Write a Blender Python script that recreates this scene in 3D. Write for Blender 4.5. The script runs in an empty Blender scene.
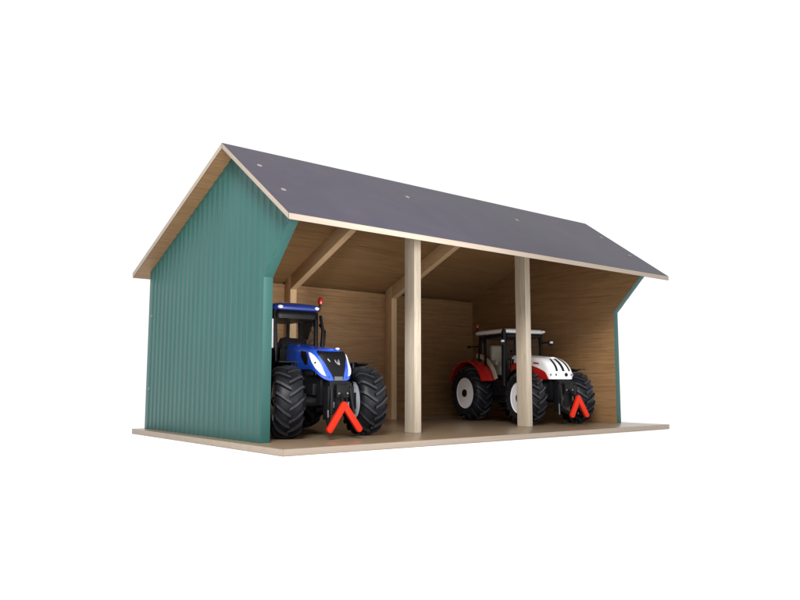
import bpy, bmesh, math, random
from mathutils import Vector, Matrix
random.seed(7)
scene = bpy.context.scene
COL = scene.collection
PI = math.pi

# ------------------------------------------------------------------ materials
def new_mat(name):
    m = bpy.data.materials.new(name); m.use_nodes = True
    nt = m.node_tree
    b = nt.nodes.get('Principled BSDF')
    return m, nt, b

def ramp(nt, fac, stops):
    r = nt.nodes.new('ShaderNodeValToRGB')
    e = r.color_ramp.elements
    while len(e) > 1: e.remove(e[-1])
    e[0].position = stops[0][0]; e[0].color = (*stops[0][1], 1)
    for p, c in stops[1:]:
        k = e.new(p); k.color = (*c, 1)
    nt.links.new(fac, r.inputs[0])
    return r.outputs[0]

def noise(nt, vec, scale, detail=5, rough=.6, dist=0):
    n = nt.nodes.new('ShaderNodeTexNoise')
    n.inputs['Scale'].default_value = scale
    n.inputs['Detail'].default_value = detail
    n.inputs['Roughness'].default_value = rough
    n.inputs['Distortion'].default_value = dist
    nt.links.new(vec, n.inputs['Vector'])
    return n.outputs['Fac']

def mapping(nt, sc, loc=(0, 0, 0)):
    tc = nt.nodes.new('ShaderNodeTexCoord')
    mp = nt.nodes.new('ShaderNodeMapping')
    mp.inputs['Scale'].default_value = sc
    mp.inputs['Location'].default_value = loc
    nt.links.new(tc.outputs['Object'], mp.inputs['Vector'])
    return mp.outputs['Vector']

def mixc(nt, a, b, fac, mode='MULTIPLY'):
    m = nt.nodes.new('ShaderNodeMix'); m.data_type = 'RGBA'; m.blend_type = mode
    if isinstance(fac, float): m.inputs[0].default_value = fac
    else: nt.links.new(fac, m.inputs[0])
    for i, v in ((6, a), (7, b)):
        if isinstance(v, tuple): m.inputs[i].default_value = (*v, 1)
        else: nt.links.new(v, m.inputs[i])
    return m.outputs[2]

def bump(nt, b, h, strength=.2, dist=.01):
    n = nt.nodes.new('ShaderNodeBump')
    n.inputs['Strength'].default_value = strength
    n.inputs['Distance'].default_value = dist
    nt.links.new(h, n.inputs['Height']); nt.links.new(n.outputs[0], b.inputs['Normal'])

def wood(name, axis, light, mid, dark, rough=.5, coat=0., fine=1., seed=0., contrast=1.):
    m, nt, b = new_mat(name)
    s1 = [9, 9, 9]; s1[axis] = .55
    s2 = [70 * fine] * 3; s2[axis] = 2.2
    s3 = [190 * fine] * 3; s3[axis] = 7
    v1 = mapping(nt, s1, (seed, seed * 1.7, seed * .6)); v2 = mapping(nt, s2, (seed, 2 + seed, 0)); v3 = mapping(nt, s3)
    f1 = noise(nt, v1, 1.0, 4, .55, .8)
    f2 = noise(nt, v2, 1.0, 5, .65, .2)
    f3 = noise(nt, v3, 1.0, 3, .6)
    c = ramp(nt, f1, [(.3, mid), (.62, light), (.78, mid)])
    k = .5 * contrast
    streak = ramp(nt, f2, [(.30, dark), (.50, mid), (.62, light)])
    c = mixc(nt, c, streak, min(.95, k + .08), 'MIX')
    pores = ramp(nt, f3, [(.30, tuple(.62 + .25 * (1 - contrast) for _ in range(3))), (.44, (1, 1, 1))])
    c = mixc(nt, c, pores, .8 * min(1, contrast))
    nt.links.new(c, b.inputs['Base Color'])
    b.inputs['Roughness'].default_value = rough
    b.inputs['Specular IOR Level'].default_value = .35
    if coat:
        b.inputs['Coat Weight'].default_value = coat
        b.inputs['Coat Roughness'].default_value = .18
    bump(nt, b, f2, .12, .004)
    return m

OAK_L, OAK_M, OAK_D = (.30, .172, .078), (.235, .129, .055), (.115, .058, .024)
wood_x = wood('oak_print_along', 0, OAK_L, OAK_M, OAK_D, .45)
wood_y = wood('oak_print_side', 1, OAK_L, OAK_M, OAK_D, .45, seed=5)
wood_base = wood('oak_print_base', 0, (.25, .180, .118), (.205, .145, .092), (.13, .088, .054), .36, coat=.32, seed=2)
edge_wood = wood('pale_edge_wood', 0, (.335, .275, .22), (.30, .243, .19), (.24, .19, .145), .6, seed=3, contrast=.5)
base_edge = wood('board_edge', 0, (.33, .27, .22), (.285, .23, .18), (.22, .175, .135), .6, seed=4, contrast=.6)
beech_z = wood('beech_upright', 2, (.53, .455, .36), (.45, .375, .285), (.33, .26, .185), .45, coat=.1, fine=.8, seed=1, contrast=.9)
beech_r = wood('beech_rafter', 1, (.66, .45, .26), (.59, .40, .225), (.46, .30, .155), .5, fine=.6, seed=6, contrast=.5)
beech_d = wood('beech_rear_upright', 2, (.66, .45, .26), (.59, .40, .225), (.46, .30, .155), .5, fine=.6, seed=8, contrast=.5)

def plain(name, col, rough=.5, metal=0., coat=0., var=.12, scale=14, spec=.5):
    m, nt, b = new_mat(name)
    v = mapping(nt, (1, 1, 1))
    f = noise(nt, v, scale, 5, .6)
    lo = tuple(c * (1 - var) for c in col); hi = tuple(min(1, c * (1 + var)) for c in col)
    nt.links.new(ramp(nt, f, [(.3, lo), (.7, hi)]), b.inputs['Base Color'])
    b.inputs['Roughness'].default_value = rough
    b.inputs['Metallic'].default_value = metal
    b.inputs['Specular IOR Level'].default_value = spec
    if coat:
        b.inputs['Coat Weight'].default_value = coat; b.inputs['Coat Roughness'].default_value = .08
    return m

def green_paint():
    m, nt, b = new_mat('green_wall_paint')
    v = mapping(nt, (1, 1, .5))
    f = noise(nt, v, 3.5, 6, .6)
    f2 = noise(nt, mapping(nt, (60, 60, 60)), 1, 3, .6)
    c = ramp(nt, f, [(.3, (.0175, .081, .072)), (.7, (.022, .092, .082))])
    nt.links.new(c, b.inputs['Base Color'])
    b.inputs['Roughness'].default_value = .42
    b.inputs['Specular IOR Level'].default_value = .38
    bump(nt, b, f2, .06, .003)
    return m
green = green_paint()

def slate():
    m, nt, b = new_mat('slate_roof_laminate')
    f = noise(nt, mapping(nt, (1, 1, 1)), 4, 6, .6)
    f2 = noise(nt, mapping(nt, (120, 120, 120)), 1, 2, .6)
    nt.links.new(ramp(nt, f, [(.3, (.041, .036, .052)), (.7, (.049, .044, .060))]), b.inputs['Base Color'])
    b.inputs['Roughness'].default_value = .5
    b.inputs['Specular IOR Level'].default_value = .16
    bump(nt, b, f2, .05, .002)
    return m
roof_top = slate()
ground_m = plain('white_studio_paper', (.96, .96, .96), .9, var=.0, spec=0.)
peg_m = plain('plug_wood', (.25, .22, .20), .6)
peg_c = plain('plug_hole', (.25, .20, .15), .6)
steel = plain('steel', (.62, .62, .60), .3, 1.)
steel_d = plain('dull_steel', (.16, .16, .165), .4, .4)

rubber = plain('tyre_rubber', (.009, .0095, .012), .45, var=.25, scale=40, spec=.2)
rubber_lug = plain('tyre_lug_rubber', (.024, .025, .031), .5, var=.25, scale=40, spec=.3)  # lighter rubber tone, used on the outer faces of the lugs
black = plain('black_plastic', (.004, .004, .005), .42, var=.2, spec=.22)
dark = plain('dark_metal', (.006, .006, .007), .5, .0, var=.3, scale=30, spec=.2)
grey = plain('grey_plastic', (.10, .10, .105), .45, var=.2)
blue = plain('blue_lacquer', (.013, .072, .50), .28, coat=.6, var=.05)
navy = plain('navy_roof_lacquer', (.010, .032, .22), .3, coat=.5, var=.05)
red = plain('red_lacquer', (.40, .010, .008), .3, coat=.5, var=.05)
orange_red = plain('hitch_red', (.58, .020, .004), .5, var=.04, spec=.2)
white = plain('white_lacquer', (.84, .84, .84), .3, coat=.4, var=.02)
rim_w = plain('rim_white', (.86, .85, .88), .4, var=.03)
rim_b = plain('rim_silver', (.76, .77, .88), .35, var=.05)
cream = plain('cream_interior', (.45, .41, .34), .5)
tan = plain('tan_plastic', (.52, .38, .24), .5)
lamp_m = plain('lamp_glass', (.86, .88, .92), .12, coat=.8, var=.04, scale=60)
silver = plain('silver_print', (.26, .26, .28), .35, .3)
beacon_m = plain('beacon_red', (.36, .012, .008), .25, coat=.3)
beacon_o = plain('beacon_amber', (.30, .030, .008), .3, coat=.2)

def glass_mat():
    m, nt, b = new_mat('cab_glass')
    out = nt.nodes['Material Output']
    t = nt.nodes.new('ShaderNodeBsdfTransparent'); t.inputs[0].default_value = (.99, .992, .992, 1)
    g = nt.nodes.new('ShaderNodeBsdfGlossy'); g.inputs['Roughness'].default_value = .05
    fr = nt.nodes.new('ShaderNodeFresnel'); fr.inputs['IOR'].default_value = 1.12
    mx = nt.nodes.new('ShaderNodeMixShader')
    nt.links.new(fr.outputs[0], mx.inputs[0]); nt.links.new(t.outputs[0], mx.inputs[1]); nt.links.new(g.outputs[0], mx.inputs[2])
    nt.links.new(mx.outputs[0], out.inputs['Surface'])
    return m
glass = glass_mat()

# ------------------------------------------------------------------ mesh helpers
def finish(name, bm, mats, parent=None, smooth=None, bevel=0., world=False):
    bm.normal_update()
    if bevel:
        es = [e for e in bm.edges if len(e.link_faces) == 2 and e.calc_face_angle(0) > .5]
        if es:
            bmesh.ops.bevel(bm, geom=es, offset=bevel, segments=2, profile=.6, affect='EDGES', clamp_overlap=True)
    bmesh.ops.recalc_face_normals(bm, faces=bm.faces)
    me = bpy.data.meshes.new(name); bm.to_mesh(me); bm.free()
    if not isinstance(mats, (list, tuple)): mats = [mats]
    for m in mats: me.materials.append(m)
    if smooth is not None:
        me.polygons.foreach_set('use_smooth', [True] * len(me.polygons))
        me.set_sharp_from_angle(angle=math.radians(smooth))
    o = bpy.data.objects.new(name, me); COL.objects.link(o)
    if parent:
        o.parent = parent
        if world:
            p = parent
            off = Vector((0, 0, 0))
            while p: off += p.location; p = p.parent
            o.location = -off
    return o

def box(bm, x0, x1, y0, y1, z0, z1, mat=0):
    v = [bm.verts.new((x, y, z)) for x in (x0, x1) for y in (y0, y1) for z in (z0, z1)]
    for q in ((0, 1, 3, 2), (4, 6, 7, 5), (0, 4, 5, 1), (2, 3, 7, 6), (0, 2, 6, 4), (1, 5, 7, 3)):
        f = bm.faces.new([v[i] for i in q]); f.material_index = mat

def prism(bm, poly, axis, a, b, mat=0):
    """extrude polygon (2 coords in the remaining axes, in order) along axis from a to b"""
    def mk(p, t):
        c = [p[0], p[1]]; c.insert(axis, t); return bm.verts.new(c)
    A = [mk(p, a) for p in poly]; B = [mk(p, b) for p in poly]
    n = len(poly)
    fs = [bm.faces.new(A), bm.faces.new(B[::-1])]
    for i in range(n):
        fs.append(bm.faces.new((A[i], B[i], B[(i + 1) % n], A[(i + 1) % n])))
    for f in fs: f.material_index = mat
    return fs

def tube(bm, pts, r, seg=10, mat=0, flat=None):
    """round (or flattened) tube through points, closed ends; r float or list"""
    pts = [Vector(p) for p in pts]
    rr = r if isinstance(r, (list, tuple)) else [r] * len(pts)
    rings = []
    prevn = None
    for i, p in enumerate(pts):
        d = (pts[min(i + 1, len(pts) - 1)] - pts[max(i - 1, 0)]).normalized()
        ref = Vector((0, 1, 0)) if abs(d.y) < .9 else Vector((1, 0, 0))
        if prevn is None: n = d.cross(ref).normalized()
        else: n = (prevn - d * prevn.dot(d)).normalized()
        prevn = n
        b = d.cross(n)
        ring = []
        for k in range(seg):
            a = 2 * PI * k / seg
            fl = flat if flat else 1
            ring.append(bm.verts.new(p + n * math.cos(a) * rr[i] + b * math.sin(a) * rr[i] * fl))
        rings.append(ring)
    for i in range(len(rings) - 1):
        for k in range(seg):
            f = bm.faces.new((rings[i][k], rings[i][(k + 1) % seg], rings[i + 1][(k + 1) % seg], rings[i + 1][k])); f.material_index = mat
    f = bm.faces.new(rings[0][::-1]); f.material_index = mat
    f = bm.faces.new(rings[-1]); f.material_index = mat

def bar(bm, p, q, wx, wy, mat=0):
    """rectangular bar from p to q: wx = width across x-ish, wy = other width"""
    p, q = Vector(p), Vector(q); d = (q - p).normalized()
    ref = Vector((1, 0, 0)) if abs(d.x) < .9 else Vector((0, 1, 0))
    n = (ref - d * ref.dot(d)).normalized(); b = d.cross(n)
    V = []
    for c in (p, q):
        V.append([bm.verts.new(c + n * sx * wx / 2 + b * sy * wy / 2) for sx, sy in ((-1, -1), (1, -1), (1, 1), (-1, 1))])
    for i in range(4):
        f = bm.faces.new((V[0][i], V[0][(i + 1) % 4], V[1][(i + 1) % 4], V[1][i])); f.material_index = mat
    for f in (V[0][::-1], V[1]):
        g = bm.faces.new(f); g.material_index = mat

def lathe_x(bm, prof, seg=48, cx=0, cy=0, cz=0, closed=False, mat=0):
    """revolve (x, r) profile about the x axis"""
    rings = []
    for x, r in prof:
        rings.append([bm.verts.new((cx + x, cy - r * math.cos(2 * PI * k / seg), cz + r * math.sin(2 * PI * k / seg))) for k in range(seg)])
    n = len(rings)
    for i in range(n if closed else n - 1):
        A, B = rings[i], rings[(i + 1) % n]
        for k in range(seg):
            f = bm.faces.new((A[k], A[(k + 1) % seg], B[(k + 1) % seg], B[k])); f.material_index = mat
    if not closed:
        for R in (rings[0], rings[-1]):
            f = bm.faces.new(R); f.material_index = mat

def lathe_z(bm, prof, c, seg=20, mat=0):
    rings = [[bm.verts.new((c[0] + r * math.cos(2 * PI * k / seg), c[1] + r * math.sin(2 * PI * k / seg), c[2] + z)) for k in range(seg)] for z, r in prof]
    for A, B in zip(rings, rings[1:]):
        for k in range(seg):
            f = bm.faces.new((A[k], A[(k + 1) % seg], B[(k + 1) % seg], B[k])); f.material_index = mat
    for R in (rings[0], rings[-1]):
        f = bm.faces.new(R); f.material_index = mat

def empty(name, loc, label, cat, rz=0):
    o = bpy.data.objects.new(name, None); COL.objects.link(o)
    o.location = loc; o.rotation_euler = (0, 0, rz); o.empty_display_size = .2
    o['label'] = label; o['category'] = cat
    return o

# ------------------------------------------------------------------ shed dimensions (from the photograph)
W, D, WT = 4.0, 2.062, .069
YR, HR = .4467, 2.1021            # ridge
FE, HF = .5067, 1.4189            # front eave
BE, HB = 2.1836, 1.3553           # back eave
RV = .042                         # roof board, measured plumb
RX = .1176
BASE_T = .0429
sf = (HR - HF) / (YR + FE); sb = (HR - HB) / (BE - YR)
def roof_z(y): return HR - sf * (YR - y) if y < YR else HR - sb * (y - YR)
def under_z(y): return roof_z(y) - RV
H1 = 1.091; SL = .326 / .308
yt = -(under_z(0) - H1) / (SL + sf)      # top front corner of the side walls
zt = H1 - SL * yt

shed = empty('toy_shed', (W / 2, .8, -BASE_T),
             'wooden toy farm shed with green side walls and dark pitched roof', 'toy shed')

# base board
bm = bmesh.new(); box(bm, -.1012, W + .1012, -.4624, 2.083, -BASE_T, 0)
for f in bm.faces:
    f.normal_update(); f.material_index = 0 if abs(f.normal.z) > .5 else 1
finish('base_board', bm, [wood_base, base_edge], shed, bevel=.003, smooth=40, world=True)

# side walls: green board (ribbed outside), wood print inside
def side_wall(x_out, x_in, sgn):
    bm = bmesh.new()
    E = .0015
    poly = [(0, 0), (D, 0), (D, under_z(D) - E), (YR, under_z(YR) - E), (yt, zt - E), (0, H1)]
    prism(bm, poly, 0, x_out, x_in)
    bmesh.ops.recalc_face_normals(bm, faces=bm.faces)
    for f in bm.faces:
        f.material_index = 1 if (f.normal.x * sgn < -.9) else 0
    # raised ribs on the outer face
    pitch, top, foot, hgt = .0855, .030, .010, .0050
    y = yt + .03
    k = 0
    def lo(y): return .0015 if y >= 0 else H1 - SL * y + .002
    def hi(y): return under_z(y) - .001
    while y + top + 2 * foot < D - .02:
        ys = [y, y + foot, y + foot + top, y + 2 * foot + top]
        xs = [x_out, x_out + sgn * hgt, x_out + sgn * hgt, x_out]
        ins = x_out - sgn * .004
        if hi(ys[1]) - lo(ys[0]) > .03:
            # split at front corner
            lows = [lo(a) for a in ys]; his = [hi(a) for a in ys]
            O0 = [bm.verts.new((xs[i], ys[i], lows[i])) for i in range(4)]
            O1 = [bm.verts.new((xs[i], ys[i], his[i])) for i in range(4)]
            I0 = [bm.verts.new((ins, ys[i], lows[i])) for i in (0, 3)]
            I1 = [bm.verts.new((ins, ys[i], his[i])) for i in (0, 3)]
            fs = [(O0[i], O0[i + 1], O1[i + 1], O1[i]) for i in range(3)]
            fs += [(I0[0], O0[0], O1[0], I1[0]), (O0[3], I0[1], I1[1], O1[3]), (I0[1], I0[0], I1[0], I1[1])]
            fs += [(I0[0], I0[1], O0[3], O0[2], O0[1], O0[0]), (I1[1], I1[0], O1[0], O1[1], O1[2], O1[3])]
            for f in fs: bm.faces.new(f)
        y += pitch; k += 1
    return bm
wl = finish('side_wall', side_wall(0, WT, -1), [green, wood_y], shed, world=True, bevel=.0010, smooth=28)
wr = finish('side_wall', side_wall(W, W - WT, 1), [green, wood_y], shed, world=True, bevel=.0010, smooth=28)
def screw(y, z):
    bm = bmesh.new()
    lathe_x(bm, [(-.002, .004), (0, .012), (.004, .013), (.010, .013)], 14, -.006, y, z)
    finish('screw', bm, steel_d, wl, smooth=40, world=False)
for y, z in ((1.985, .97), (1.985, .34)): screw(y, z)

# back wall
bm = bmesh.new(); box(bm, WT + .001, W - WT - .001, 1.992, D - .002, .001, under_z(D) - .004)
finish('back_wall', bm, [wood_x], shed, world=True)

# roof: two boards mitred at the ridge
def roof_board(front):
    bm = bmesh.new()
    if front: poly = [(-FE, HF), (YR - .0006, HR), (YR - .0006, HR - RV), (-FE, HF - RV)]
    else: poly = [(YR + .0006, HR), (BE, HB), (BE - .016, HB - RV), (YR + .0006, HR - RV)]
    prism(bm, poly, 0, -RX, W + RX)
    bmesh.ops.recalc_face_normals(bm, faces=bm.faces)
    for f in bm.faces:
        f.material_index = 0 if f.normal.z > .4 else (2 if f.normal.z < -.4 else 1)
    return bm
rf = finish('roof_board', roof_board(True), [roof_top, edge_wood, wood_x], shed, world=True, bevel=.002, smooth=40)
rb = finish('roof_board', roof_board(False), [roof_top, edge_wood, wood_x], shed, world=True, bevel=.002, smooth=40)
# wooden screw plugs in the front slope
nrm = Vector((0, -sf, 1)).normalized(); tg = Vector((0, 1, sf)).normalized()
for px, py in ((.034, .159), (.034, -.178), (1.365, .145), (2.674, .14), (3.966, .139), (3.966, -.184)):
    bm = bmesh.new()
    c = Vector((px, py, roof_z(py)))
    rings = []
    for r, h in ((.018, -.004), (.018, .0015), (.016, .0025), (.010, .0025), (.008, -.001)):
        rings.append([bm.verts.new(c + nrm * h + Vector((1, 0, 0)) * r * math.cos(a) + tg * r * math.sin(a)) for a in [2 * PI * k / 18 for k in range(18)]])
    for i, (A, B) in enumerate(zip(rings, rings[1:])):
        for k in range(18):
            bm.faces.new((A[k], A[(k + 1) % 18], B[(k + 1) % 18], B[k])).material_index = 0 if i < 3 else 1
    bm.faces.new(rings[-1]).material_index = 1
    bm.faces.new(rings[0])
    finish('screw_plug', bm, [peg_m, peg_c], rf, smooth=40)

# front posts, rear posts, rafters
def front_post(x):
    bm = bmesh.new()
    y0, y1 = .1205, .2422
    prism(bm, [(y0, .0005), (y1, .0005), (y1, under_z(y1) - .001), (y0, under_z(y0) - .001)], 0, x, x + .0705)
    finish('front_post', bm, beech_z, shed, bevel=.004, smooth=40, world=True)
front_post(1.4147); front_post(2.7447)
RPW = .07; RY0, RY1 = 1.875, 1.9915
def rear_frame(x):
    bm = bmesh.new()
    h = .145                                     # rafter, plumb depth
    prism(bm, [(RY0, .0005), (RY1, .0005), (RY1, under_z(RY1) - .002), (RY0, under_z(RY0) - .002)], 0, x, x + RPW)
    finish('rear_post', bm, beech_d, shed, bevel=.003, smooth=40, world=True)
    bm = bmesh.new()
    ya = YR + .01
    prism(bm, [(ya, under_z(ya) - h), (RY0 - .001, under_z(RY0) - h), (RY0 - .001, under_z(RY0) - .002), (ya, under_z(ya) - .002)], 0, x, x + RPW)
    finish('rafter', bm, beech_r, shed, bevel=.003, smooth=40, world=True)
rear_frame(1.318); rear_frame(2.585)

# ------------------------------------------------------------------ tractors
# local frame: origin on the floor under the rear axle, nose towards -y, z up
def tyre_mesh(R, w, Rr, n, hl):
    bm = bmesh.new()
    R0 = R - hl
    h = R0 - Rr
    half = [(0, R0), (.25 * w, R0 - .012 * R), (.40 * w, R0 - .045 * R), (.48 * w, R0 - .14 * h - .05 * R),
            (.525 * w, Rr + .55 * h), (.50 * w, Rr + .22 * h), (.44 * w, Rr + .02 * h), (.40 * w, Rr - .01)]
    prof = [(-x, r) for x, r in half[::-1]] + half[1:]
    lathe_x(bm, prof, 56, closed=True)
    xs = [p[0] for p in half[:6]]; rs = [p[1] for p in half[:6]]
    stations = [(-.03, R0, 0), (.12, None, .16), (.25, None, .34), (.36, None, .52), (.45, None, .70), (.52, None, .84), (.54, Rr + .62 * h, .92)]
    def surf(x):
        for i in range(4):
            if xs[i] <= x <= xs[i + 1]:
                t = (x - xs[i]) / (xs[i + 1] - xs[i]); return rs[i] + t * (rs[i + 1] - rs[i])
        return rs[4]
    sweep = .40
    for sd in (-1, 1):
        for k in range(n):
            a0 = 2 * PI * (k + (.5 if sd > 0 else 0)) / n
            rows = []
            for fx, rr, u in stations:
                x = fx * w; r = rr if rr else surf(min(abs(x), half[4][0]))
                a = a0 + sweep * u
                wd = (.050 + .012 * u)
                top = r + hl * (1 if fx < .5 else .35)
                row = []
                for da, q in ((-wd * 1.2, r - .006), (-wd * .72, top), (wd * .72, top), (wd * 1.2, r - .006)):
                    ang = a + da
                    xx = sd * (x if q != top or fx < .45 else x + .006)
                    row.append(bm.verts.new((xx, -q * math.cos(ang), q * math.sin(ang))))
                rows.append(row)
            for A, B in zip(rows, rows[1:]):
                for i in range(4):
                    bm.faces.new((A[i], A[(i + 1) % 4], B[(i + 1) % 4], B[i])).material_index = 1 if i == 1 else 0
            bm.faces.new(rows[0]); bm.faces.new(rows[-1][::-1])
    return bm

def rim_mesh(w, Rr, s):
    bm = bmesh.new()
    p = [(.43, Rr + .002), (.45, Rr * .985), (.43, Rr * .93), (.30, Rr * .86), (.27, Rr * .80), (.30, Rr * .60), (.26, Rr * .40), (.24, .02),
         (-.30, .02), (-.32, Rr * .55), (-.36, Rr * .82), (-.43, Rr * .93), (-.45, Rr * .985), (-.43, Rr + .002)]
    lathe_x(bm, [(s * a * w, b) for a, b in p], 40)
    return bm

def wheel(root, name, c, R, w, Rr, n, rim_mat, s, hub_r, steer=0):
    """hub (the part), with tyre and rim as its pieces; s = outward side"""
    bm = bmesh.new()
    lathe_x(bm, [(s * .05 * w, hub_r * 1.15), (s * .36 * w, hub_r * 1.15), (s * .42 * w, hub_r), (s * .50 * w, hub_r * .92), (s * .52 * w, hub_r * .6), (s * .52 * w, .004)], 24)
    for k in range(8):
        a = 2 * PI * k / 8
        cy, cz = -hub_r * 1.75 * math.cos(a), hub_r * 1.75 * math.sin(a)
        lathe_x(bm, [(s * .22 * w, .008), (s * .325 * w, .008), (s * .33 * w, .005)], 8, 0, cy, cz, mat=1)
    h = finish(name, bm, [black, rim_mat], root, smooth=40)
    h.location = c; h.rotation_euler = (0, 0, steer)
    finish('tyre', tyre_mesh(R, w, Rr, n, .021), [rubber, rubber_lug], h, smooth=35)
    finish('rim', rim_mesh(w, Rr, s), rim_mat, h, smooth=45)
    return h

class Hood:
    """nose-and-sides surface S(q, h): q -1..1 from rear left round the nose to rear right, h 0..1 bottom to top"""
    def __init__(s, yf, yr, w0, w1, zb, zt, slope, lean, lp, nose, pw=2.3, edge=.22, bot=.0, wr=1.0, rise=.0):
        s.__dict__.update(locals())
    def S(s, q, h, off=0.):
        # width narrows slightly to the top, rounding at the upper edge
        e = max(0., (h - (1 - s.edge)) / s.edge)
        rnd = 1 - .30 * (1 - math.sqrt(max(0., 1 - e * e)))
        w = (s.w0 + (s.w1 - s.w0) * h) * (.93 + .07 * math.sin(min(1, h / .35) * PI / 2)) * rnd
        yf = s.yf + s.lean * h ** s.lp + .05 * (1 - rnd)
        sg = 1 if q >= 0 else -1
        a = abs(q)
        if a < .5:
            t = a / .5 * PI / 2
            x = w * abs(math.sin(t)) ** (2 / s.pw)
            y = yf + s.nose * (1 - abs(math.cos(t)) ** (2 / s.pw))
        else:
            t = (a - .5) / .5
            y0 = yf + s.nose
            y = y0 + (s.yr - y0) * t
            x = w * (1 + (s.wr - 1) * t)
        z = s.zb + (s.zt - s.zb) * h
        z += s.slope * (y - s.yf) * h + s.bot * max(0, (a - .5) / .5) * (1 - h)
        p = Vector((sg * x, y, z))
        if s.rise:
            t = min(1., max(0., (a - .10) / .50)); p0 = t * t * (3 - 2 * t)
            p_rise = s.rise * p0 * (1 - h)
        else: p_rise = 0
        p.z += p_rise
        if off:
            d = 1e-3
            u = s.S(min(1, q + d), h) - s.S(max(-1, q - d), h)
            v = s.S(q, min(1, h + d)) - s.S(q, max(0, h - d))
            n = u.cross(v)
            if n.length > 1e-12:
                n.normalize()
                p = p + n * off
        return p
    def body(s, nq=72, nh=22):
        bm = bmesh.new()
        hs = [1 - (1 - i / nh) ** 1.5 for i in range(nh + 1)]
        G = []
        for h in hs:
            G.append([bm.verts.new(s.S(-1 + 2 * i / nq, h)) for i in range(nq + 1)])
        for A, B in zip(G, G[1:]):
            for i in range(nq):
                bm.faces.new((A[i], A[i + 1], B[i + 1], B[i]))
        # crowned top cap
        T = G[-1]
        m = nq // 2
        rows = [(T[m - i], T[m + i]) for i in range(1, m + 1)]
        prev = [T[m]] * 5
        for a, b in rows:
            row = [a]
            for t in (.25, .5, .75):
                p = a.co.lerp(b.co, t); p.z += .012 * math.sin(t * PI)
                row.append(bm.verts.new(p))
            row.append(b)
            for i in range(4):
                vs = []
                for v in (prev[i], prev[i + 1], row[i + 1], row[i]):
                    if v not in vs: vs.append(v)
                if len(vs) > 2:
                    try: bm.faces.new(vs)
                    except ValueError: pass
            prev = row
        last = prev
        bm.faces.new([g[0] for g in G] + last[1:-1] + [g[-1] for g in G][::-1])
        bm.faces.new(G[0][::-1])
        return bm
    def patch(s, fl, fr, h0, h1, nu=14, nv=14, off=.005, dip=-.004):
        """shell over the region fl(h) < q < fr(h), h0 < h < h1"""
        bm = bmesh.new()
        O, I = [], []
        for j in range(nv + 1):
            h = h0 + (h1 - h0) * j / nv
            a, b = fl(h), fr(h)
            O.append([bm.verts.new(s.S(a + (b - a) * i / nu, h, off)) for i in range(nu + 1)])
            I.append([bm.verts.new(s.S(a + (b - a) * i / nu, h, dip)) for i in range(nu + 1)])
        for j in range(nv):
            for i in range(nu):
                bm.faces.new((O[j][i], O[j][i + 1], O[j + 1][i + 1], O[j + 1][i]))
                bm.faces.new((I[j][i], I[j + 1][i], I[j + 1][i + 1], I[j][i + 1]))
            bm.faces.new((O[j][0], O[j + 1][0], I[j + 1][0], I[j][0]))
            bm.faces.new((O[j][-1], I[j][-1], I[j + 1][-1], O[j + 1][-1]))
        for i in range(nu):
            bm.faces.new((O[0][i], I[0][i], I[0][i + 1], O[0][i + 1]))
            bm.faces.new((O[-1][i], O[-1][i + 1], I[-1][i + 1], I[-1][i]))
        return bm

def interp(pts):
    def f(h):
        if h <= pts[0][0]: return pts[0][1]
        for (a, x), (b, y) in zip(pts, pts[1:]):
            if h <= b: 
                t = (h - a) / (b - a); return x + (y - x) * t
        return pts[-1][1]
    return f

def rounded_slab(bm, x, y0, y1, z0, z1, crown=.02, taper=.9, corner=.06, mat=0):
    """cab roof: rounded rectangle in plan, stacked slices"""
    def outline(k, z, dz):
        hw = x * k; ym = (y0 + y1) / 2; hl = (y1 - y0) / 2 - x * (1 - k); c = corner
        pts = []
        for sx, sy, a0 in ((1, 1, 0), (-1, 1, 90), (-1, -1, 180), (1, -1, 270)):
            for j in range(6):
                a = math.radians(a0 + 90 * j / 5)
                pts.append((sx * (hw - c) + c * math.cos(a), ym + sy * (hl - c) + c * math.sin(a), z))
        return pts
    zs = [(taper, z0), (.985, z0 + .15 * (z1 - z0)), (1, z0 + .4 * (z1 - z0)), (.985, z0 + .75 * (z1 - z0)), (.93, z1), (.6, z1 + crown * .8), (.25, z1 + crown)]
    R = []
    for k, z in zs: R.append([bm.verts.new(p) for p in outline(k, z, 0)]) if k > .5 else R.append([bm.verts.new((px * .4, (py - (y0 + y1) / 2) * .4 + (y0 + y1) / 2, z)) for px, py, _ in outline(1, z, 0)])
    n = len(R[0])
    for A, B in zip(R, R[1:]):
        for i in range(n):
            bm.faces.new((A[i], A[(i + 1) % n], B[(i + 1) % n], B[i])).material_index = mat
    bm.faces.new(R[0][::-1]).material_index = mat; bm.faces.new(R[-1]).material_index = mat

def arc_fender(bm, cx0, cx1, cy, cz, r, a0, a1, th=.014, n=22, mat=0):
    """a curved strip over a wheel; angle 0 = forward (-y), 90 = up"""
    V = []
    for i in range(n + 1):
        a = math.radians(a0 + (a1 - a0) * i / n)
        row = []
        for x, rr in ((cx0, r), (cx1, r), (cx1, r + th), (cx0, r + th)):
            row.append(bm.verts.new((x, cy - rr * math.cos(a), cz + rr * math.sin(a))))
        V.append(row)
    for A, B in zip(V, V[1:]):
        for i in range(4):
            bm.faces.new((A[i], A[(i + 1) % 4], B[(i + 1) % 4], B[i])).material_index = mat
    bm.faces.new(V[0]).material_index = mat; bm.faces.new(V[-1][::-1]).material_index = mat

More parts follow.
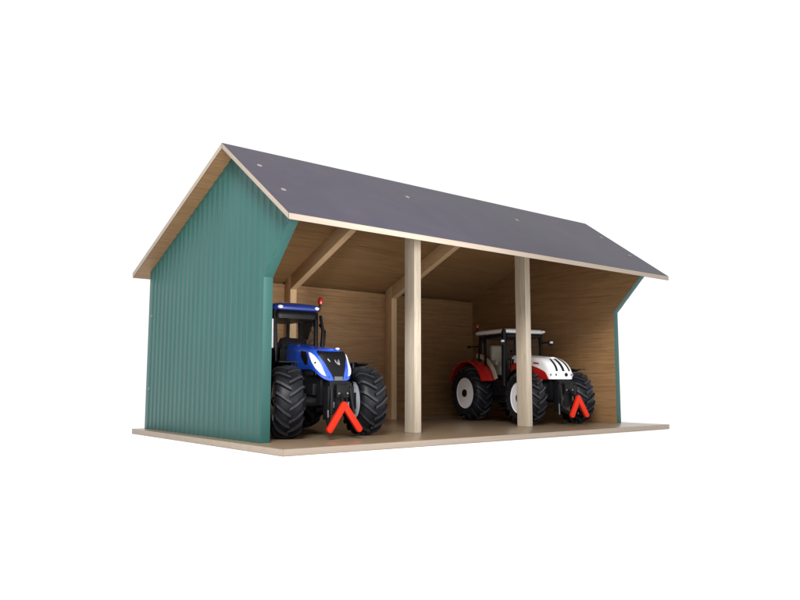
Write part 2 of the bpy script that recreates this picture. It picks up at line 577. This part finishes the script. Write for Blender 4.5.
def pane(name, root, pts):
    bm = bmesh.new()
    c = [Vector(p) for p in pts]
    n = (c[1] - c[0]).cross(c[2] - c[0]).normalized() * .003
    A = [bm.verts.new(p - n) for p in c]; B = [bm.verts.new(p + n) for p in c]
    bm.faces.new(A[::-1]); bm.faces.new(B)
    for i in range(4): bm.faces.new((A[i], A[(i + 1) % 4], B[(i + 1) % 4], B[i]))
    return finish(name, bm, glass, root)

def ball(bm, c, r, sc=(1, 1, 1), seg=14, mat=0):
    res = bmesh.ops.create_uvsphere(bm, u_segments=seg, v_segments=seg // 2 + 1, radius=r)
    for v in res['verts']:
        v.co = Vector((v.co.x * sc[0] + c[0], v.co.y * sc[1] + c[1], v.co.z * sc[2] + c[2]))

def add_text(name, body, size, mat, parent, mtx, depth=.002):
    cu = bpy.data.curves.new(name, 'FONT'); cu.body = body; cu.size = size; cu.extrude = depth
    cu.align_x = 'CENTER'; cu.align_y = 'CENTER'; cu.shear = .2; cu.offset = size * .02
    t = bpy.data.objects.new('tmp', cu); COL.objects.link(t)
    dg = bpy.context.evaluated_depsgraph_get()
    me = bpy.data.meshes.new_from_object(t.evaluated_get(dg)); me.name = name
    bpy.data.objects.remove(t)
    me.transform(mtx); me.materials.clear(); me.materials.append(mat)
    o = bpy.data.objects.new(name, me); COL.objects.link(o); o.parent = parent
    return o

def tractor(P):
    root = empty('toy_tractor', (P['x'], P['y'], .001), P['label'], 'toy tractor', P['rz'])
    WB = P['wb']; FR, RR = P['fr'], P['rr']; fw, rw = P['fw'], P['rw']
    fx, rx = P['ftrack'], P['rtrack']
    for s in (-1, 1):
        wheel(root, 'front_wheel', ((fx if s < 0 else P.get('ftrack_in', fx)) * s, -WB, FR), FR, fw, FR * P['frim'], 17, P['rim'], s, .034, math.radians(P['steer'][0 if s < 0 else 1]))
        wheel(root, 'rear_wheel', (s * rx, 0, RR), RR, rw, RR * P['rrim'], 17, P['rim'], s, .040)
    cz = FR + .03
    # chassis: gearbox, engine block, front frame
    bm = bmesh.new()
    box(bm, -.13, .13, -.42, .17, .20, .44)
    box(bm, -.10, .10, -WB - .10, -.42, .23, P['hzb'] + .03)
    box(bm, -.075, .075, -WB - .17, -WB - .10, .20, P['hzb'] + .02)
    box(bm, -.145, .145, -.62, -.44, .26, .40)
    box(bm, -.16, .16, .10, .20, .30, .46)
    for s in (-1, 1):
        box(bm, s * .10 if s > 0 else -.135, .135 if s > 0 else -.10, -WB - .05, -.66, .30, .385)
        for k in range(4):
            yy = -.50 - .085 * k
            tube(bm, [(s * .10, yy, .40), (s * .128, yy - .01, .36), (s * .13, yy - .012, .27)], .016, 8)
    finish('chassis', bm, dark, root, bevel=.006, smooth=40)
    # axles
    bm = bmesh.new()
    tube(bm, [(-fx + .02, -WB, FR), (fx - .02, -WB, FR)], .036, 14)
    box(bm, -.07, .07, -WB - .06, -WB + .06, FR - .05, FR + .07)
    for s in (-1, 1):
        box(bm, s * (fx - .11) - .03, s * (fx - .11) + .03, -WB - .045, -WB + .045, FR - .06, FR + .06)
        tube(bm, [(s * .09, -WB + .075, FR - .005), (s * (fx - .10), -WB + .075, FR - .005)], .012, 8)
    finish('front_axle', bm, dark, root, bevel=.005, smooth=40)
    bm = bmesh.new(); tube(bm, [(-rx + .02, 0, RR), (rx - .02, 0, RR)], .055, 16)
    finish('rear_axle', bm, dark, root, smooth=40)
    # front linkage: bracket, lower arms, rams, top link
    bm = bmesh.new()
    yb = -WB - .17; zb = P['hzb']; yh = P['hitch_y']
    box(bm, -.085, .085, yb - .035, yb, .17, zb - .015)
    box(bm, -.05, .05, yb - .075, yb - .03, zb - .13, zb - .04)
    for s in (-1, 1):
        box(bm, s * .095 - .012, s * .095 + .012, yb - .05, yb + .02, .13, zb - .05)
        bar(bm, (s * .095, yb - .02, .165), (P.get('hitch_x', 0) + s * P['hitch_w'] * .86, yh + .02, P['hitch_z0'] + .03), .022, .03)
        tube(bm, [(s * .075, yb - .045, zb - .06), (s * .092, yb - .075, .17)], .013, 8)
        tube(bm, [(s * .04, yb - .05, zb - .03), (s * .045, yb - .055, .20)], .007, 6)
    bar(bm, (0, yb - .05, zb - .09), (P.get('hitch_x', 0), yh + .02, P['hitch_z1'] - .02), .022, .022)
    lk = finish('front_linkage', bm, dark, root, bevel=.003, smooth=40)
    for s in (-1, 1):
        bm = bmesh.new(); tube(bm, [(s * .108, yb - .055, .20), (s * .110, yb - .06, .10)], .006, 8)
        finish('hydraulic_rod', bm, steel_d, lk, smooth=40)
        bm = bmesh.new(); tube(bm, [(s * .060, yb - .045, zb - .16), (s * .061, yb - .045, zb - .20)], .010, 8)
        finish('hose_coupling', bm, steel_d, lk, smooth=40)
        bm = bmesh.new(); ball(bm, (s * .035, yb - .079, zb - .10), .009)
        finish('bolt', bm, steel_d, lk, smooth=60)
    # red hitch triangle
    bm = bmesh.new()
    hx = P.get('hitch_x', 0)
    ap = Vector((hx, yh, P['hitch_z1'] - .020)); hw = P['hitch_w']
    for s in (-1, 1):
        ft = Vector((hx + s * hw, yh - .01, P['hitch_z0'] + .02))
        d = (ft - ap).normalized(); up = Vector((0, 1, 0)); n = d.cross(up).normalized()
        N = 8; pts = []
        wv = .022
        # rounded-end flat bar outline
        for j in range(N + 1):
            a = PI / 2 + PI * j / N; pts.append(ap + d * (math.cos(a) * wv) + n * (math.sin(a) * wv))
        for j in range(N + 1):
            a = -PI / 2 + PI * j / N; pts.append(ft + d * (math.cos(a) * wv) + n * (math.sin(a) * wv))
        o = s * .0012
        A = [bm.verts.new(p + up * (.014 + o)) for p in pts]; B = [bm.verts.new(p - up * (.014 - o)) for p in pts]
        bm.faces.new(A); bm.faces.new(B[::-1])
        for i in range(len(pts)): bm.faces.new((A[i], B[i], B[(i + 1) % len(pts)], A[(i + 1) % len(pts)]))
    finish('hitch_frame', bm, orange_red, root, bevel=.004, smooth=50)
    # hood
    H = P['hood']
    hd = finish('hood', H.body(), P['hood_mat'], root, smooth=40)
    P['dress'](root, hd, H)
    # bulkhead between hood and cab
    cf, cb = P['cab_f'], P['cab_b']; zr = P['cab_z']; cw = P['cab_w']; fl = .47
    bm = bmesh.new()
    box(bm, -.15, .15, cf - .012, cf + .02, .38, P['dash_z'])
    box(bm, -cw + .05, cw - .05, cf + .02, .10, .43, fl)
    finish('cab_floor', bm, black, root, bevel=.006, smooth=40)
    # pillars
    A0 = {-1: None, 1: None}
    fwx = cw * .84
    for s in (-1, 1):
        for nm, p, q, a, b in (('cab_pillar', (s * fwx, cf, fl - .03), (s * cw * .90, cf + .03, zr + .01), .026, .034),
                               ('cab_pillar', (s * cw * .97, -.19, fl + .02), (s * cw * .96, -.17, zr + .01), .022, .030),
                               ('cab_pillar', (s * cw * .93, cb, fl + .12), (s * cw * .90, cb - .02, zr + .01), .026, .034)):
            bm = bmesh.new(); bar(bm, p, q, a, b); finish(nm, bm, black, root, bevel=.005, smooth=40)
        pane('side_window', root, [(s * fwx, cf + .02, fl + .01), (s * cw * .96, -.205, fl + .04), (s * cw * .95, -.19, zr - .005), (s * cw * .90, cf + .05, zr - .005)])
        pane('side_window', root, [(s * cw * .96, -.17, .66), (s * cw * .93, cb - .02, .66), (s * cw * .90, cb - .035, zr - .005), (s * cw * .95, -.155, zr - .005)])
    pane('windscreen', root, [(-fwx + .016, cf, P['dash_z'] + .005), (fwx - .016, cf, P['dash_z'] + .005), (cw * .90 - .016, cf + .03, zr - .005), (-cw * .90 + .016, cf + .03, zr - .005)])
    pane('rear_window', root, [(-cw * .92 + .016, cb, .62), (cw * .92 - .016, cb, .62), (cw * .90 - .016, cb - .02, zr - .005), (-cw * .90 + .016, cb - .02, zr - .005)])
    # header rail and roof
    bm = bmesh.new()
    rounded_slab(bm, cw * .96, cf - .01, cb + .01, zr - P['header'] + .008, zr + .012, 0.0, .98, .05)
    finish('roof_header', bm, black, root, smooth=40)
    bm = bmesh.new()
    rounded_slab(bm, P['roof_w'], cf - P['roof_over'], cb + .07, zr + .01, P['roof_z'], P.get('crown', .014), .90, .07)
    rfo = finish('cab_roof', bm, P['roof_mat'], root, smooth=50)
    for s in (-1, 1):
        for xo in P['lamps']:
            bm = bmesh.new()
            yl = cf - P['roof_over'] - .004
            ball(bm, (s * xo, yl + .014, zr + .035), .02, (1.25, .7, .72))
            finish('work_lamp', bm, lamp_m, rfo, smooth=60)
    # seat, steering wheel, console
    bm = bmesh.new()
    box(bm, -.085, .085, -.22, -.05, fl, fl + .10)
    box(bm, -.085, .085, -.07, -.02, fl + .09, fl + P.get('seat_h', .32))
    box(bm, -.12, -.085, -.20, -.05, fl + .10, fl + .16); box(bm, .085, .12, -.20, -.05, fl + .10, fl + .16)
    finish('seat', bm, P['seat'], root, bevel=.018, smooth=60)
    bm = bmesh.new()
    c0 = Vector((0, cf + .13, P['dash_z'] + .055)); R1 = .068
    tl = math.radians(35)
    ring = [c0 + Vector((R1 * math.cos(a), R1 * math.sin(a) * math.cos(tl), R1 * math.sin(a) * math.sin(tl))) for a in [2 * PI * k / 24 for k in range(25)]]
    tube(bm, ring, .011, 8)
    for a in (PI / 6, 5 * PI / 6, 1.5 * PI):
        tube(bm, [c0, c0 + Vector((R1 * math.cos(a), R1 * math.sin(a) * math.cos(tl), R1 * math.sin(a) * math.sin(tl)))], .008, 6)
    tube(bm, [c0, (0, cf + .05, fl + .05)], .026, 10)
    finish('steering_wheel', bm, black, root, smooth=60)
    bm = bmesh.new()
    ds = P.get('dash_h', 0)
    prism(bm, [(cf + .022, fl + .002), (cf + .12, fl + .002), (cf + .10, P['dash_z'] + .02 + ds), (cf + .06, P['dash_z'] + .045 + ds), (cf + .022, P['dash_z'] + .01)], 0, -.115, .115)
    finish('dashboard', bm, black, root, bevel=.016, smooth=60)
    # rear fenders
    for s in (-1, 1):
        bm = bmesh.new()
        xi, xo = .185, rx + rw * .40
        a, b = (xi, xo) if s > 0 else (-xo, -xi)
        r = RR + .042
        arc_fender(bm, a, b, 0, RR, r, 22, 158, .018)
        # inner cheek
        N = 22
        pts = [(-(r + .002) * math.cos(math.radians(22 + 136 * i / N)), RR + (r + .002) * math.sin(math.radians(22 + 136 * i / N))) for i in range(N + 1)]
        xx = s * xi
        prism(bm, pts, 0, xx - .010, xx + .006)
        finish('rear_fender', bm, P['fender'], root, smooth=40)
        # front mudguards
        bm = bmesh.new()
        a, b = sorted((s * (fx - fw * .42), s * (fx + fw * .40)))
        arc_fender(bm, a, b, -WB, FR, FR + .020, 82, 138, .008)
        tube(bm, [(s * (fx - fw * .40), -WB + .02, FR + .05), (s * (fx - fw * .42), -WB + .02, FR + FR + .03)], .012, 8)
        finish('front_fender', bm, black, root, smooth=40)
        # fuel tank with steps
        bm = bmesh.new()
        a, b = sorted((s * .14, s * .265))
        prism(bm, [(-.56, .21), (-.36, .21), (-.33, .30), (-.33, .42), (-.53, .42), (-.58, .34)], 0, a, b)
        for zz in (.135, .20, .27):
            a, b = sorted((s * .235, s * .325))
            box(bm, a, b, -.545, -.40, zz, zz + .014)
        a, b = sorted((s * .236, s * .248))
        box(bm, a, b, -.543, -.532, .135, .42); box(bm, a, b, -.413, -.402, .135, .42)
        finish('fuel_tank', bm, black, root, bevel=.006, smooth=40)
        if not P.get('mirror'): continue
        # mirror on its arm
        bm = bmesh.new()
        zm = zr - .06
        tube(bm, [(s * cw * .88, cf + .02, zr - .01), (s * (cw + .06), cf - .03, zr - .02), (s * (cw + .09), cf - .03, zm - .02)], .007, 8)
        box(bm, s * (cw + .09) - .028, s * (cw + .09) + .028, cf - .045, cf - .025, zm - .10, zm - .01)
        mi = finish('wing_mirror', bm, black, root, bevel=.004, smooth=40)
    P['extras'](root)
    return root

# ---- blue tractor
def blue_dress(root, hd, H):
    # dark grille: wide at the top, narrow at the foot, running onto the top of the nose
    g = interp([(.02, .05), (.25, .085), (.6, .17), (.9, .30), (1, .31)])
    gr = finish('grille', H.patch(lambda h: -g(h), lambda h: g(h), .03, .95, 18, 26, .004), black, hd, smooth=40)
    for s in (-1, 1):
        a = interp([(.13, .175), (.3, .21), (.55, .265), (.75, .35), (.83, .44)])
        b = interp([(.13, .255), (.22, .37), (.4, .45), (.60, .485), (.83, .495)])
        f0, f1 = (a, b) if s > 0 else ((lambda h: -b(h)), (lambda h: -a(h)))
        hl = finish('headlight', H.patch(f0, f1, .13, .83, 10, 16, .006), lamp_m, hd, smooth=40)
        bm = bmesh.new()
        c = H.S(s * .36, .46, .006); ball(bm, c, .0085, (1, .8, 1), 10)
        finish('bulb', bm, black, hl, smooth=60)
        # side vent
        a2 = interp([(.25, .555), (.5, .54), (.84, .56)]); b2 = interp([(.25, .61), (.6, .67), (.84, .66)])
        f0, f1 = (a2, b2) if s > 0 else ((lambda h: -b2(h)), (lambda h: -a2(h)))
        finish('side_vent', H.patch(f0, f1, .25, .84, 8, 12, .004), black, hd, smooth=40)
    # silver leaf emblem and the two flanking ticks on the grille
    bm = bmesh.new()
    def stroke(path, wd):
        L = [H.S(.015 + (q - .015) * .7, .60 + (h - .60) * .62, .0065) for q, h in path]
        tube(bm, L, [w * .6 for w in wd], 6, flat=.5)
    stroke([(-.012, .74), (-.008, .62), (.012, .52), (.040, .47)], [.003, .006, .007, .004])
    stroke([(.040, .76), (.045, .64), (.035, .55), (.050, .49)], [.003, .0055, .006, .004])
    stroke([(.012, .70), (.020, .60), (.034, .52)], [.002, .004, .003])
    finish('emblem', bm, silver, gr, smooth=50)
    bm = bmesh.new(); stroke([(-.150, .78), (-.128, .70), (-.108, .62)], [.007, .009, .005])
    finish('emblem_tick', bm, silver, gr, smooth=50)
    # silver foot of the grille
    finish('grille_foot', H.patch(lambda h: -.045, lambda h: .045, .0, .13, 6, 4, .007), grey, hd, smooth=40)
    bm = bmesh.new(); ball(bm, (.088, H.yf + .17, H.zt + .026), .015, (1.1, 1.3, .6))
    finish('hood_lamp', bm, lamp_m, hd, smooth=60)

def blue_extras(root):
    cf, cw, zr = BL['cab_f'], BL['cab_w'], BL['cab_z']
    bm = bmesh.new()
    tube(bm, [(cw - .015, cf - .01, zr + .02), (cw - .005, cf - .012, zr + .075)], .010, 10)
    sk = finish('beacon_stalk', bm, black, root, smooth=40)
    bm = bmesh.new(); lathe_z(bm, [(-.002, .019), (.018, .0225), (.040, .021), (.053, .012), (.057, .004)], (cw - .003, cf - .012, zr + .077), 16)
    finish('beacon', bm, beacon_m, sk, smooth=50)
    # exhaust pipe beside the right front pillar
    bm = bmesh.new()
    tube(bm, [(.19, cf - .040, .50), (.205, cf - .040, .64), (.212, cf - .040, .80), (.205, cf - .01, .93)], [.020, .018, .014, .012], 12)
    finish('exhaust_pipe', bm, black, root, smooth=50)
    bm = bmesh.new()
    tube(bm, [(cw * .93, cf - .01, .60), (cw * 1.10, cf - .035, .70), (cw * 1.13, cf - .035, .80), (cw * 1.02, cf + .01, .86)], .011, 8)
    finish('grab_rail', bm, black, root, smooth=50)
    bm = bmesh.new()
    tube(bm, [(-.13, .052, .73), (.02, .052, .90)], .0065, 6); tube(bm, [(-.13, .058, .89), (.06, .058, .68)], .0065, 6)
    finish('cross_brace', bm, tan, root, smooth=40)
    bm = bmesh.new()
    box(bm, -.215, -.190, cf + .02, cf + .05, .66, .89)
    finish('pillar_trim', bm, rim_w, root, bevel=.006)
    bm = bmesh.new(); box(bm, -.08, .06, -.40, -.22, zr + .070, zr + .086)
    finish('roof_hatch', bm, rim_w, root, bevel=.005)

BL = dict(x=.725, y=1.215, rz=math.radians(-4), steer=(-19, -9), wb=.985, fr=.258, rr=.315, fw=.19, rw=.21, ftrack=.324, rtrack=.31, frim=.54, rrim=.56,
          rim=rim_b, hzb=.415, hitch_y=-1.30, hitch_x=-.034, hitch_w=.118, hitch_z0=.050, hitch_z1=.258,
          hood=Hood(-1.165, -.51, .158, .138, .405, .615, .115, .085, 1.4, .125, 2.6, .20, .0, .62, .085), hood_mat=blue, dress=blue_dress,
          cab_f=-.51, cab_b=.04, cab_z=.948, cab_w=.205, dash_z=.655, dash_h=.05, header=.060, roof_w=.215, roof_over=.035, roof_z=1.008, crown=.022, roof_mat=navy,
          lamps=(.160,), seat=black, seat_h=.26, fender=black, extras=blue_extras,
          label='blue toy tractor with dark grille, parked in the left bay against the green wall')

# ---- white tractor
def white_dress(root, hd, H):
    for c in (-.115, .0, .115):
        hwq = .008 if c == 0 else .027
        a = interp([(.40, c - hwq), (.97, c * .82 - hwq * .9)]); b = interp([(.40, c + hwq), (.97, c * .82 + hwq * .9)])
        finish('grille_slot', H.patch(a, b, .40, .97, 6, 22, .003), black, hd, smooth=40)
    for s in (-1, 1):
        # red lower flank with a rising curved edge
        top = interp([(.40, .0), (.43, .14), (.47, .30), (.52, .44), (.58, .54), (.68, .63), (.82, .68), (1, .70)])
        bm = bmesh.new()
        O, I = [], []
        nq, nh = 26, 10
        for i in range(nq + 1):
            q = .401 + (.999 - .401) * i / nq
            t = max(.012, top(q))
            O.append([bm.verts.new(H.S(s * q, t * j / nh, .0045)) for j in range(nh + 1)])
            I.append([bm.verts.new(H.S(s * q, t * j / nh, -.004)) for j in range(nh + 1)])
        for i in range(nq):
            for j in range(nh):
                bm.faces.new((O[i][j], O[i + 1][j], O[i + 1][j + 1], O[i][j + 1])); bm.faces.new((I[i][j], I[i][j + 1], I[i + 1][j + 1], I[i + 1][j]))
            bm.faces.new((O[i][0], I[i][0], I[i + 1][0], O[i + 1][0])); bm.faces.new((O[i][-1], O[i + 1][-1], I[i + 1][-1], I[i][-1]))
        for j in range(nh):
            bm.faces.new((O[0][j], O[0][j + 1], I[0][j + 1], I[0][j])); bm.faces.new((O[-1][j], I[-1][j], I[-1][j + 1], O[-1][j + 1]))
        finish('hood_flank', bm, red, hd, smooth=40)
        # maker's name in red on the white flank
        p = H.S(s * .575, .74, .002)
        p2 = H.S(s * .60, .74, .002); dr = (p2 - p).normalized() * (1 if s < 0 else -1)
        if s < 0: dr = -dr
        up = (H.S(s * .575, .78, .002) - p).normalized()
        dx = dr if s > 0 else dr
        nz = dx.cross(up).normalized()
        if nz.x * s < 0: dx = -dx; nz = dx.cross(up).normalized()
        M = Matrix((dx, up, nz)).transposed().to_4x4(); M.translation = p + nz * .003
        add_text('lettering', 'STEYR', .030, red, hd, M)
        # lamp band: housing and lenses
        a = (lambda h: .10) if s > 0 else (lambda h: -.36); b = (lambda h: .36) if s > 0 else (lambda h: -.10)
        hl = finish('headlight', H.patch(a, b, .13, .31, 10, 5, .004), lamp_m, hd, smooth=40)
        for q in (.15, .30):
            bm = bmesh.new()
            c = H.S(s * q, .22, .0045); ball(bm, c, .013, (.9, .35, .9), 12)
            finish('bulb', bm, grey, hl, smooth=60)
    bm = bmesh.new(); ball(bm, H.S(0.02, .225, .003), .019, (1, .35, .95), 14); finish('emblem', bm, black, hd, smooth=60)

def white_extras(root):
    cf, cw, zr = WH['cab_f'], WH['cab_w'], WH['cab_z']
    bm = bmesh.new(); tube(bm, [(-cw + .03, WH['cab_b'] + .045, zr + .03), (-cw + .03, WH['cab_b'] + .05, zr + .10)], .009, 10)
    sk = finish('beacon_stalk', bm, black, root, smooth=40)
    bm = bmesh.new(); lathe_z(bm, [(-.002, .016), (.016, .019), (.028, .017), (.038, .008)], (-cw + .03, WH['cab_b'] + .05, zr + .10), 16)
    finish('beacon', bm, beacon_o, sk, smooth=50)
    bm = bmesh.new()
    tube(bm, [(-.262, cf - .01, .36), (-.262, cf - .01, .90), (-.262, cf - .02, .925)], [.026, .023, .020], 14)
    finish('exhaust_pipe', bm, black, root, smooth=50)
    for s in (-1, 1):
        bm = bmesh.new(); box(bm, s * .305 - .018, s * .305 + .018, cf - .058, cf - .040, .795, .817)
        finish('marker_lamp', bm, lamp_m, root, bevel=.005)
        bm = bmesh.new(); tube(bm, [(s * cw * .9, cf, .80), (s * .305, cf - .045, .808)], .010, 8); box(bm, s * .305 - .022, s * .305 + .022, cf - .040, cf - .030, .77, .825)
        finish('marker_bracket', bm, black, root)
        if s < 0:
            bm = bmesh.new(); box(bm, -.312, -.288, .045, .06, .76, .785); tube(bm, [(-.30, .05, .775), (-.225, WH['cab_b'], .775)], .007, 8)
            finish('rear_marker', bm, black, root)
        # pale lower door panel behind the side window
        bm = bmesh.new()
        N = 10; r = .40
        pts = [(-r * math.cos(math.radians(20 + 70 * i / N)) , .30 + r * math.sin(math.radians(20 + 70 * i / N))) for i in range(N + 1)]
        r2 = .352
        pts += [(-r2 * math.cos(math.radians(90 - 70 * i / N)), .30 + r2 * math.sin(math.radians(90 - 70 * i / N))) for i in range(N + 1)]
        x = s * cw * .93
        prism(bm, pts, 0, x - .006, x + .006)
        finish('door_trim', bm, cream, root, smooth=40)

WH = dict(x=3.475, y=1.20, rz=math.radians(-12), steer=(-6, -13), wb=.96, fr=.250, rr=.284, fw=.185, rw=.20, ftrack=.318, ftrack_in=.275, rtrack=.300, frim=.58, rrim=.56,
          rim=rim_w, hzb=.425, hitch_y=-1.325, hitch_w=.085, hitch_z0=.078, hitch_z1=.275,
          hood=Hood(-1.135, -.50, .150, .132, .425, .612, .09, .14, 3.0, .11, 3.2, .22, .0, 1.05), hood_mat=white, dress=white_dress,
          cab_f=-.53, cab_b=-.05, cab_z=.880, cab_w=.25, dash_z=.63, header=.035, roof_w=.265, roof_over=.02, roof_z=.935, roof_mat=white,
          lamps=(.235, .17), seat=cream, fender=red, extras=white_extras,
          label='white and red toy tractor with three black nose slots, parked behind the second post')

tractor(BL); tractor(WH)

# ------------------------------------------------------------------ white surface the shed stands on
bm = bmesh.new()
bmesh.ops.create_circle(bm, cap_ends=True, radius=120, segments=96)
gr = finish('ground', bm, ground_m); gr.location = (2, 0, -BASE_T - .001)
gr['kind'] = 'structure'

# ------------------------------------------------------------------ light
w = bpy.data.worlds.new('World'); scene.world = w; w.use_nodes = True
bg = w.node_tree.nodes['Background']; bg.inputs[0].default_value = (1, 1, 1, 1); bg.inputs[1].default_value = 1.05
def area(name, loc, target, size, power, col=(1, 1, 1)):
    l = bpy.data.lights.new(name, 'AREA'); l.shape = 'DISK'; l.size = size; l.energy = power; l.color = col
    o = bpy.data.objects.new(name, l); COL.objects.link(o); o.location = loc
    o.rotation_euler = (Vector(target) - Vector(loc)).to_track_quat('-Z', 'Y').to_euler()
area('key_lamp', (-3.6, -5.0, 4.8), (1.6, .4, .5), 2.4, 740)
l = bpy.data.lights.new('added_bay_fill', 'SPOT'); l.energy = 1450; l.spot_size = math.radians(27); l.spot_blend = 1; l.shadow_soft_size = .5  # added fill light, out of frame, to brighten the left bay and its ceiling
o = bpy.data.objects.new('added_bay_fill', l); COL.objects.link(o); o.location = (.7, -5.6, .5)
o.rotation_euler = (Vector((.95, 1.1, 1.55)) - o.location).to_track_quat('-Z', 'Y').to_euler()

# ------------------------------------------------------------------ camera
yaw, pitch, roll = .6849, .1128, .0004
f = Vector((math.sin(yaw) * math.cos(pitch), math.cos(yaw) * math.cos(pitch), math.sin(pitch)))
r = Vector((math.cos(yaw), -math.sin(yaw), 0)); u = r.cross(f)
r2 = r * math.cos(roll) + u * math.sin(roll); u2 = -r * math.sin(roll) + u * math.cos(roll)
M = Matrix((r2, u2, -f)).transposed().to_4x4(); M.translation = (-2.3551, -4.3142, .389)
cam = bpy.data.cameras.new('Camera'); co = bpy.data.objects.new('Camera', cam); COL.objects.link(co)
co.matrix_world = M
cam.sensor_fit = 'HORIZONTAL'; cam.sensor_width = 36; cam.lens = 733.5946 / 800 * 36
cam.clip_start = .05; cam.clip_end = 1000
scene.camera = co
scene.view_settings.view_transform = 'Standard'
scene.view_settings.look = 'None'
scene.view_settings.exposure = 0
scene.view_settings.gamma = 1
